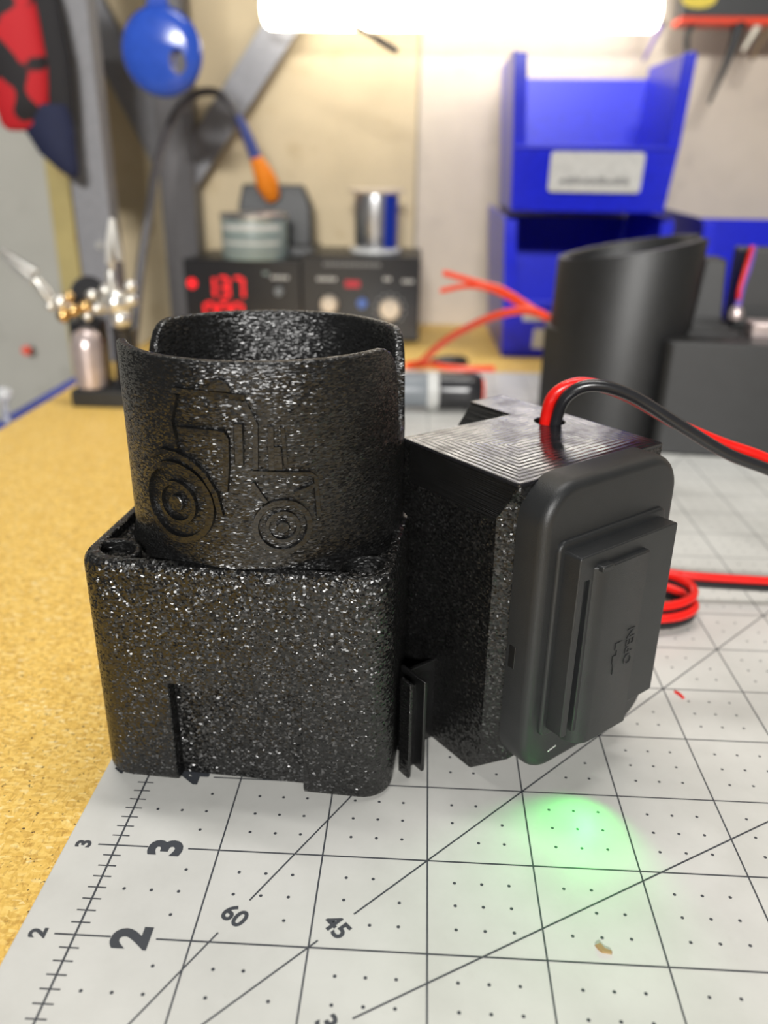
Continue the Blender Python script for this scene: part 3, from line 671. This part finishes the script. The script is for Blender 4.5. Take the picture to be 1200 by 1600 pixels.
def digit(ch, cx, cz, h, par):
    on = {'1': 'bc', '3': 'abgcd', '7': 'abc', '0': 'abcdef'}[ch]; wv = h * 0.26; hh = h / 2; tk = h * 0.085
    geo = {'a': (-wv, wv, hh, hh), 'g': (-wv, wv, 0, 0), 'd': (-wv, wv, -hh, -hh), 'b': (wv, wv, 0, hh), 'c': (wv, wv, -hh, 0), 'f': (-wv, -wv, 0, hh), 'e': (-wv, -wv, -hh, 0)}
    m = MB()
    for s_ in on:
        xa, xb, za, zb = geo[s_]
        m.box(cx + xa - tk * (0 if xa != xb else 1) + (tk if xa != xb else 0), cx + xb + tk * (0 if xa != xb else 1) - (tk if xa != xb else 0), -0.03, 0.01, cz + za - (tk if za == zb else -tk * 0.3), cz + zb + (tk if za == zb else -tk * 0.3))
    m.build('display_digit', 'led_red', par)
win = MB().box(-5.75 - c1, -3.95 - c1, -0.012, 0.02, 0.55, 2.45).build('display_window', 'black_plastic2', p1, 0.03)
for ch, x in zip('137', (-5.36, -4.82, -4.26)): digit(ch, x - c1, 1.95, 0.72, win)
for ch, x in zip('000', (-5.40, -4.86, -4.34)): digit(ch, x - c1, 1.0, 0.70, win)
MB().lathe([(0.17, 0.0), (0.14, 0.22)], 18, m=FX(-2.70 - c1, 0.0, 1.86)).build('knob', 'grey_pl', p1)
for i in range(4): MB().box(-2.98 - c1 + i * 0.17, -2.86 - c1 + i * 0.17, -0.012, 0.01, 2.30, 2.42).build('printed_character', 'label', p1)
MB().box(-3.3 - c1, -3.1 - c1, -0.012, 0.01, 2.45, 2.55).build('printed_mark', 'labelg', p1)
p2 = ps_box('power_supply', 'black power supply with knobs and a blue button under the solder spool', -1.83, 2.58, 3.10)
c2 = 0.375
for x, z, r, m in ((-0.80, 1.42, 0.34, 'cream'), (1.50, 1.28, 0.42, 'cream')):
    kb = MB().lathe([(r, 0.0), (r * 0.9, 0.30), (r * 0.8, 0.36)], 22, m=FX(x - c2, 0.0, z)).build('knob', m, p2, angle=40)
    MB().box(x - c2 - 0.03, x - c2 + 0.03, -0.375, -0.345, z, z + r * 0.75).build('knob_pointer', 'labeld', kb)
dl = MB()
for i in range(11):
    a = math.radians(-40 + 26 * i); dl.box(1.50 - c2 + 0.56 * math.cos(a) - 0.025, 1.50 - c2 + 0.56 * math.cos(a) + 0.025, -0.012, 0.01, 1.28 + 0.56 * math.sin(a) - 0.025, 1.28 + 0.56 * math.sin(a) + 0.025)
dl.build('knob_scale', 'label', p2)
MB().lathe([(0.20, 0.0), (0.17, 0.10)], 18, m=FX(0.44 - c2, 0.0, 1.48)).build('push_button', 'button_blue', p2)
MB().box(-0.2 - c2, 0.35 - c2, -0.014, 0.01, 2.05, 2.30).build('small_display', 'led_dim', p2)
for x0, z0, nn in ((-1.25, 2.28, 5), (1.95, 2.25, 3), (1.25, 2.32, 2)):
    for i in range(nn): MB().box(x0 - c2 + i * 0.15, x0 - c2 + 0.11 + i * 0.15, -0.012, 0.01, z0, z0 + 0.12).build('printed_character', 'label', p2)
for i in range(12): MB().box(-1.0 - c2 + i * 0.18, -0.87 - c2 + i * 0.18, -0.012, 0.01, 2.82, 2.93).build('printed_character', 'labeld', p2)

sp = thing('solder_spool', 'spool of silver solder wire with cream flanges on the power supply', 'spool', (0.80, 30.5, 3.12))
MB().lathe([(0.98, 0.0), (1.0, 0.04), (0.98, 0.13), (0.75, 0.16)], 32).build('flange', 'white', sp, angle=40)
MB().lathe([(0.80, 2.12), (1.04, 2.17), (1.06, 2.24), (1.03, 2.30), (0.3, 2.31)], 32).build('flange', 'cream', sp, angle=40)
MB().lathe([(0.74, 0.15), (0.80, 0.3), (0.83, 1.9), (0.80, 2.14)], 32).build('wound_wire', 'solder', sp, angle=40)
MB().loft([[(r * math.cos(math.radians(a)), r * math.sin(math.radians(a)), z) for r, z in ((0.80, 0.2), (0.85, 0.2), (0.88, 2.1), (0.80, 2.1))] for a in range(-62, 20, 8)]).build('blue_label', 'rail', sp, angle=40)

st = thing('iron_stand', 'black sloped soldering iron holder standing on the soldering station', 'iron stand', (-3.25, 31.2, 2.92))
MB().loft([[(-1.75, -1.1, 0), (1.75, -1.1, 0), (1.75, 1.2, 0), (-1.75, 1.2, 0)], [(-1.65, -1.0, 0.35), (1.65, -1.0, 0.35), (1.65, 1.1, 0.35), (-1.65, 1.1, 0.35)]]).build('foot_plate', 'black_plastic', st, 0.05)
MB().loft([[(-1.45, -0.3, 0.3), (1.5, -0.3, 0.3), (1.5, 0.9, 0.3), (-1.45, 0.9, 0.3)], [(-1.4, -0.2, 1.8), (1.45, -0.2, 1.8), (1.45, 0.85, 1.8), (-1.4, 0.85, 1.8)], [(-1.25, 0.0, 2.58), (1.1, 0.0, 2.58), (1.1, 0.8, 2.58), (-1.25, 0.8, 2.58)]]).build('holder_body', 'black_plastic', st, 0.08)
MB().tube([(-0.15 + 0.42 * math.cos(i * math.pi / 8), -0.30, 2.35 + 0.42 * math.sin(i * math.pi / 8)) for i in range(17)], 0.07, 8).build('holder_ring', 'steel_d', st)
ir = thing('soldering_iron', 'soldering iron with orange collar, blue grip and grey cord in its holder', 'soldering iron', (-3.3, 30.9, 5.2))
O5 = Vector((-3.3, 30.9, 5.2))
def rel(L, o=O5): return [Vector(p) - o for p in L]
MB().tube(rel([(-3.28, 30.95, 5.05), (-3.40, 30.6, 5.55), (-3.52, 30.4, 5.95), (-3.75, 30.2, 6.5)]), [0.30, 0.44, 0.36, 0.22], 16).build('collar', 'orange', ir, angle=60)
MB().tube(spline(rel([(-3.72, 30.22, 6.45), (-3.92, 30.15, 7.0), (-4.12, 30.08, 7.5), (-4.32, 30.02, 7.9)]), 4), [0.24, 0.23, 0.22, 0.22, 0.21, 0.21, 0.20, 0.19, 0.18, 0.17, 0.16, 0.15, 0.14], 12).build('grip', 'irongrip', ir, angle=60)
MB().tube(spline(rel([(-4.28, 30.02, 7.85), (-4.62, 30.0, 8.32), (-5.1, 30.0, 8.62), (-5.82, 29.8, 8.48), (-6.42, 29.0, 7.68), (-6.80, 28.0, 6.3), (-6.80, 26.8, 4.85), (-6.76, 25.3, 3.29), (-6.61, 23.6, 1.45), (-6.40, 22.6, 0.5), (-5.9, 22.6, 0.05), (-5.2, 24.0, 0.02), (-5.0, 26.5, 0.02), (-5.0, 27.7, 0.02), (-5.0, 28.3, 0.1)]), 6), 0.15, 10).build('cord', 'cord', ir, angle=60)
tn = thing('flux_tin', 'round tin with a grey-green printed label in front of the iron holder', 'tin', (-3.72, 29.35, 2.92))
MB().lathe([(1.22, 0.0), (1.24, 0.05), (1.24, 1.42), (1.22, 1.46)], 40).build('label_band', 'labelg', tn, angle=40)
MB().lathe([(1.25, 1.40), (1.27, 1.44), (1.27, 1.58), (1.22, 1.62), (0.9, 1.64)], 40).build('lid', 'solder', tn, angle=40)
for z, h_ in ((1.05, 0.18), (0.78, 0.03), (0.55, 0.10), (0.3, 0.05)):
    MB().loft([[(r * math.cos(math.radians(a)), r * math.sin(math.radians(a)), zz) for r, zz in ((1.22, z), (1.248, z), (1.248, z + h_), (1.22, z + h_))] for a in range(-150, -29, 6)]).build('printed_band', 'label' if h_ > 0.08 else 'labeld', tn)

# ------------------------------------------------------------------ helping hands
hh = thing('helping_hands', 'soldering helping hands with jointed silver arms and crocodile clips on a black base', 'helping hands', (-5.6, 18.9, BT))
MB().prism(rrect(-1.2, 1.5, -0.5, 1.0, 0.08), 0.0, 0.46).build('base', 'black_plastic', hh, 0.05)
MB().lathe([(0.36, 0.44), (0.34, 0.55), (0.30, 1.9), (0.33, 2.05), (0.2, 2.15)], 20, (0.22, 0.2, 0)).build('post', 'black_plastic2', hh, angle=40)
MB().lathe([(0.34, 0.44), (0.42, 0.52), (0.44, 1.6), (0.34, 1.95), (0.15, 2.08)], 24, (-0.72, -0.05, 0)).build('sponge_cup', 'skinpink', hh, angle=40)
MB().lathe([(0.50, 0.44), (0.50, 2.2), (0.3, 2.3)], 20, (-0.85, 0.45, 0)).build('magnifier_grip', 'black_plastic2', hh, angle=40)
MB().lathe([(0.46, 0.0), (0.52, 0.1), (0.46, 0.2)], 24, m=Matrix.Translation((-0.75, 0.6, 2.85)) @ Matrix.Rotation(math.pi / 2.3, 4, 'X')).build('lens_holder', 'black_plastic2', hh, angle=40)
MB().tube([(-0.8, 0.5, 2.2), (-0.76, 0.55, 2.6)], 0.1, 8).build('lens_stem', 'black_plastic2', hh)
def bead(name, m, c, r, sc=(1, 1, 1)): MB().ball(c, r, sc=sc).build(name, m, hh, angle=80)
MB().tube([(-1.55, 0, 2.75), (-0.9, 0.05, 2.60), (-0.2, 0.1, 2.55), (0.35, 0.1, 2.75)], 0.09, 8).build('cross_bar', 'chrome', hh)
for c, r, m in (((-1.62, 0.0, 2.65), .14, 'chrome'), ((-1.3, -0.05, 2.75), .2, 'chrome'), ((-1.05, -0.05, 2.9), .15, 'brass'), ((-0.95, -0.1, 2.55), .18, 'brass'), ((-0.65, -0.05, 2.65), .17, 'brass'),
                ((-0.45, 0.0, 2.95), .15, 'chrome'), ((-0.35, 0.0, 2.6), .16, 'chrome'), ((-0.1, 0.0, 2.75), .2, 'chrome'), ((-0.1, 0.05, 3.08), .15, 'chrome'), ((0.2, -0.05, 2.78), .34, 'chrome'), ((0.3, -0.1, 2.35), .26, 'chrome'),
                ((0.62, 0.0, 3.2), .16, 'chrome'), ((0.6, 0.0, 2.85), .17, 'chrome'), ((-1.25, -0.1, 2.42), .2, 'brass'), ((-0.6, -0.1, 2.4), .13, 'chrome')):
    bead('ball_joint', m, c, r)
MB().tube([(0.2, 0.0, 2.9), (0.12, 0.0, 3.3), (0.13, 0.0, 3.6)], [0.13, 0.16, 0.12], 10).build('arm', 'chrome', hh, angle=60)
def clip(P, ang):
    m4 = Matrix.Translation(P) @ Matrix.Rotation(ang, 4, 'Y')
    MB().loft([[(-0.15, -0.12, 0), (0.02, -0.12, 0), (0.02, 0.12, 0), (-0.15, 0.12, 0)], [(-0.17, -0.11, 0.5), (0.03, -0.11, 0.5), (0.03, 0.11, 0.5), (-0.17, 0.11, 0.5)], [(-0.08, -0.05, 1.15), (0.0, -0.05, 1.15), (0.0, 0.05, 1.15), (-0.08, 0.05, 1.15)]], True, m4).build('clip_jaw', 'chrome', hh, 0.02)
    MB().loft([[(0.12, -0.11, 0.15), (0.27, -0.11, 0.10), (0.27, 0.11, 0.10), (0.12, 0.11, 0.15)], [(0.03, -0.1, 0.6), (0.17, -0.1, 0.6), (0.17, 0.1, 0.6), (0.03, 0.1, 0.6)], [(0.0, -0.05, 1.15), (0.05, -0.05, 1.15), (0.05, 0.05, 1.15), (0.0, 0.05, 1.15)]], True, m4).build('clip_jaw', 'chrome', hh, 0.02)
clip((0.20, 0.0, 3.75), 0.12)
MB().tube([(0.13, 0, 3.55), (0.2, 0, 3.85)], 0.09, 8).build('clip_stem', 'chrome', hh)
MB().tube([(-1.5, 0, 2.7), (-1.7, -0.05, 3.0), (-1.88, -0.1, 3.35)], [0.1, 0.17, 0.11], 10).build('arm', 'chrome', hh, angle=60)
clip((-1.85, -0.1, 3.3), -0.85)

# ------------------------------------------------------------------ steel shelf frame, lamp and what hangs there
sf = thing('shelf_frame', 'grey painted steel shelf frame with diagonal braces behind the bench', 'shelf', (-8.3, 26, -36))
O6 = Vector((-8.3, 26, -36))
def sbox(name, m, x0, x1, y0, y1, z0, z1, bv=0.05): return MB().box(x0 + 8.3, x1 + 8.3, y0 - 26, y1 - 26, z0 + 36, z1 + 36).build(name, m, sf, bv)
sbox('front_post', 'steel', -9.0, -7.80, 25.5, 26.4, -36, 14.6)
sbox('rear_post', 'steel_d', -7.95, -6.55, 31.7, 32.8, BT, 14.6)
def brace(a, b, wd, m='steel'):
    a = Vector(a) - O6; b = Vector(b) - O6; d_ = (b - a).normalized(); nn = Vector((-d_.z, 0, d_.x)) * wd / 2; y = Vector((0, 0.12, 0))
    MB().loft([[tuple(p + nn - y), tuple(p - nn - y), tuple(p - nn + y), tuple(p + nn + y)] for p in (a, b)]).build('diagonal_brace', m, sf, 0.02)
brace((-7.2, 32.25, 5.5), (-0.18, 32.25, 14.6), 1.2)
brace((-7.3, 32.22, 5.6), (-11.7, 32.22, 14.6), 1.3)
sbox('shelf_board', 'steel_d', -12.5, 24, 25.0, 32.95, 14.6, 15.4)
sbox('far_post', 'steel', 22.6, 24, 25.5, 26.4, BT, 14.6)
for z in (3.6, -1.5): MB().lathe([(0.14, 0), (0.12, 0.06)], 12, m=Matrix.Translation((-8.25 + 8.3, -0.5, z + 36)) @ Matrix.Rotation(math.pi / 2, 4, 'X')).build('bolt_head', 'chrome', sf)

lp_ = thing('work_lamp', 'lit white LED bar lamp under the steel shelf', 'lamp', (3.82, 31.0, 12.1))
RXL = Matrix.Translation((-7.2, 0, -0.68)) @ Matrix.Rotation(math.pi / 2, 4, 'Y')
MB().lathe([(0.4, 0.0), (0.58, 0.09), (0.68, 0.28), (0.68, 13.9), (0.58, 14.1), (0.34, 14.18)], 24, m=RXL).build('diffuser_tube', 'lamp', lp_, angle=60)
MB().box(-7.0, 6.7, -0.4, 0.4, -0.2, 0.6).build('housing', 'white', lp_, 0.05)
for x in (-5, 5): MB().box(x - 0.3, x + 0.3, -0.06, 0.06, -0.05, 2.5).build('hanger', 'steel', lp_, 0.02)
bd = thing('blue_disc', 'round glossy blue plastic disc with a hole hanging below the shelf', 'hanging disc', (-5.69, 26.0, 12.1))
pts = []
rings = []
for y, r in ((0.25, 1.05), (0.05, 1.25), (-0.15, 1.29), (-0.35, 1.18), (-0.48, 0.85)):
    rings.append([(r * math.cos(2 * math.pi * i / 40), y, -2.70 + r * math.sin(2 * math.pi * i / 40)) for i in range(40)])
disc = MB().loft(rings)
hole2 = MB().lathe([(0.33, -1.0), (0.33, 1.0)], 24, m=Matrix.Translation((0.57, 0, -3.0)) @ Matrix.Rotation(math.pi / 2, 4, 'X') @ Matrix.Diagonal((0.8, 1.1, 1, 1)))
link('disc_body', carve(disc, [hole2]), 'bluedisc', bd, angle=50)
MB().loft([[(-0.45, -0.1, -1.6), (0.35, -0.1, -1.6), (0.35, 0.15, -1.6), (-0.45, 0.15, -1.6)], [(-0.28, -0.08, -1.1), (0.2, -0.08, -1.1), (0.2, 0.12, -1.1), (-0.28, 0.12, -1.1)], [(-0.2, -0.06, 2.5), (0.14, -0.06, 2.5), (0.14, 0.1, 2.5), (-0.2, 0.1, 2.5)]]).build('hanging_neck', 'bluedisc', bd, 0.05)
tag(MB().tube(spline([(-3.9, 25.6, 14.55), (-1.9, 25.5, 11.25), (0.6, 25.5, 10.0), (1.74, 25.5, 9.42)], 5), [0.05] * 8 + [0.07] * 4 + [0.10, 0.10, 0.10, 0.08], 8).build('thin_rod', 'cord'),
    'thin grey rod slanting down from the shelf in front of the lamp', 'rod')

ts = thing('tool_rack', 'black tool rack with a red lower edge hanging under the shelf', 'tool rack', (14.82, 31.0, 12.65))
MB().box(-3.35, 8.2, -0.5, 0.5, -1.5, 1.95).build('rack_body', 'steel_d', ts, 0.05).data.materials[0] = M['black_plastic']
MB().box(-3.40, 8.25, -0.56, 0.56, -1.70, -1.48).build('red_edge', 'redp', ts, 0.04)
MB().prism([(-2.85 + 0.6 * math.cos(i * math.pi / 12), -0.95 + 0.28 * math.sin(i * math.pi / 12)) for i in range(24)], 0.49, 0.515, Matrix(((1, 0, 0, 0), (0, 0, -1, 0), (0, 1, 0, 0), (0, 0, 0, 1)))).build('yellow_emblem', 'yellow', ts)
def tool(name, label, m, top, tip, r0, r1, mid=None):
    t = thing(name, label, 'hand tool', top, 0, 'tools hanging from the rack'); T = Vector(top); D = Vector(tip) - T
    P = [Vector((0, 0, 0)), D * 0.35 + (Vector(mid) if mid else Vector()), D]
    MB().tube(spline(P, 5), [r0 + (r1 - r0) * (i / 10) ** 1.3 for i in range(11)], 10).build('shaft', m, t, angle=60)
    MB().lathe([(r0 * 1.25, -0.06), (r0 * 1.35, 0.0), (r0 * 1.25, 0.05)], 12).build('collar', 'black_plastic', t)
tool('screwdriver', 'slim purple shaft hanging at the end of the tool rack', 'purple', (10.88, 30.70, 10.99), (10.32, 30.50, 9.81), 0.09, 0.05)
tool('hook_tool', 'short black hooked tool hanging from the tool rack', 'black_plastic', (11.94, 30.70, 10.99), (11.88, 30.60, 9.95), 0.11, 0.09, (-0.14, 0, 0))
tool('tapered_punch', 'long black tapered tool hanging from the tool rack', 'black_plastic', (13.53, 30.70, 10.99), (12.81, 30.40, 8.44), 0.22, 0.05, (0.08, 0, 0))
tool('ivory_stick', 'ivory coloured stick hanging from the tool rack', 'ivory', (14.21, 30.70, 10.99), (13.76, 30.60, 10.14), 0.13, 0.06)
tool('brown_stick', 'thin brown stick hanging from the tool rack', 'brown', (14.61, 30.70, 10.99), (14.10, 30.50, 9.85), 0.08, 0.06)

gl = thing('work_glove', 'red and black blotched work glove with a navy cuff hanging on the shelf post', 'glove', (-9.4, 24.55, 12.1))
def ell(cx, cy, cz, rx, ry, n=18): return [(cx + rx * math.cos(2 * math.pi * i / n), cy + ry * math.sin(2 * math.pi * i / n), cz) for i in range(n)]
MB().loft([ell(-0.9, 0.0, 0.2, 0.9, 0.3), ell(-0.7, 0.0, -0.8, 1.05, 0.38), ell(-0.6, -0.05, -2.0, 1.1, 0.42), ell(-0.45, -0.05, -3.2, 1.05, 0.42), ell(-0.4, 0.0, -4.2, 0.9, 0.38), ell(-0.5, 0.0, -4.9, 0.65, 0.28), ell(-0.65, 0.0, -5.05, 0.3, 0.15)]).build('hand', 'glove', gl, angle=80)
MB().loft([ell(-0.1, 0.25, -0.2, 0.85, 0.22), ell(0.2, 0.2, -1.6, 0.85, 0.25), ell(0.45, 0.18, -3.0, 0.75, 0.26), ell(0.55, 0.2, -4.2, 0.6, 0.25), ell(0.6, 0.2, -4.9, 0.5, 0.2)]).build('lining', 'blackcloth', gl, angle=80)
MB().loft([ell(0.15, 0.1, -4.3, 0.85, 0.32), ell(0.3, 0.1, -5.0, 0.80, 0.36), ell(0.5, 0.08, -5.7, 0.58, 0.33), ell(0.8, 0.05, -6.2, 0.30, 0.2), ell(0.92, 0.05, -6.38, 0.12, 0.1)]).build('cuff', 'navy', gl, angle=80)
for x, l in ((-1.5, 1.3), (-1.0, 1.7), (-0.5, 1.6), (0.0, 1.2)):
    MB().tube([(x, 0, 0.0), (x, 0, l * 0.6), (x, 0.05, l)], [0.28, 0.26, 0.12], 10).build('finger', 'glove', gl, angle=80)
cp = thing('plastic_clip', 'small clear plastic clip standing on the blue bench rail', 'clip', (-8.4, 17.9, -0.38))
MB().lathe([(0.16, 0.0), (0.10, 0.08), (0.09, 0.55), (0.12, 0.6)], 14).build('stem', 'clear', cp, angle=40)
MB().ball((0, 0, 0.78), 0.22, sc=(1.2, 1, 0.9)).build('head', 'clear', cp, angle=80)
vk = thing('valve_knob', 'small red knob on a dark stem on the grey wall', 'knob', (-15.1, 33.6, -1.66))
MB().lathe([(0.08, 0.0), (0.08, 0.5)], 12, m=Matrix.Rotation(math.pi / 2, 4, 'X')).build('stem', 'black_plastic', vk)
MB().lathe([(0.15, 0.45), (0.20, 0.52), (0.20, 0.7), (0.12, 0.76)], 16, m=Matrix.Rotation(math.pi / 2, 4, 'X')).build('handle', 'redp', vk, angle=40)
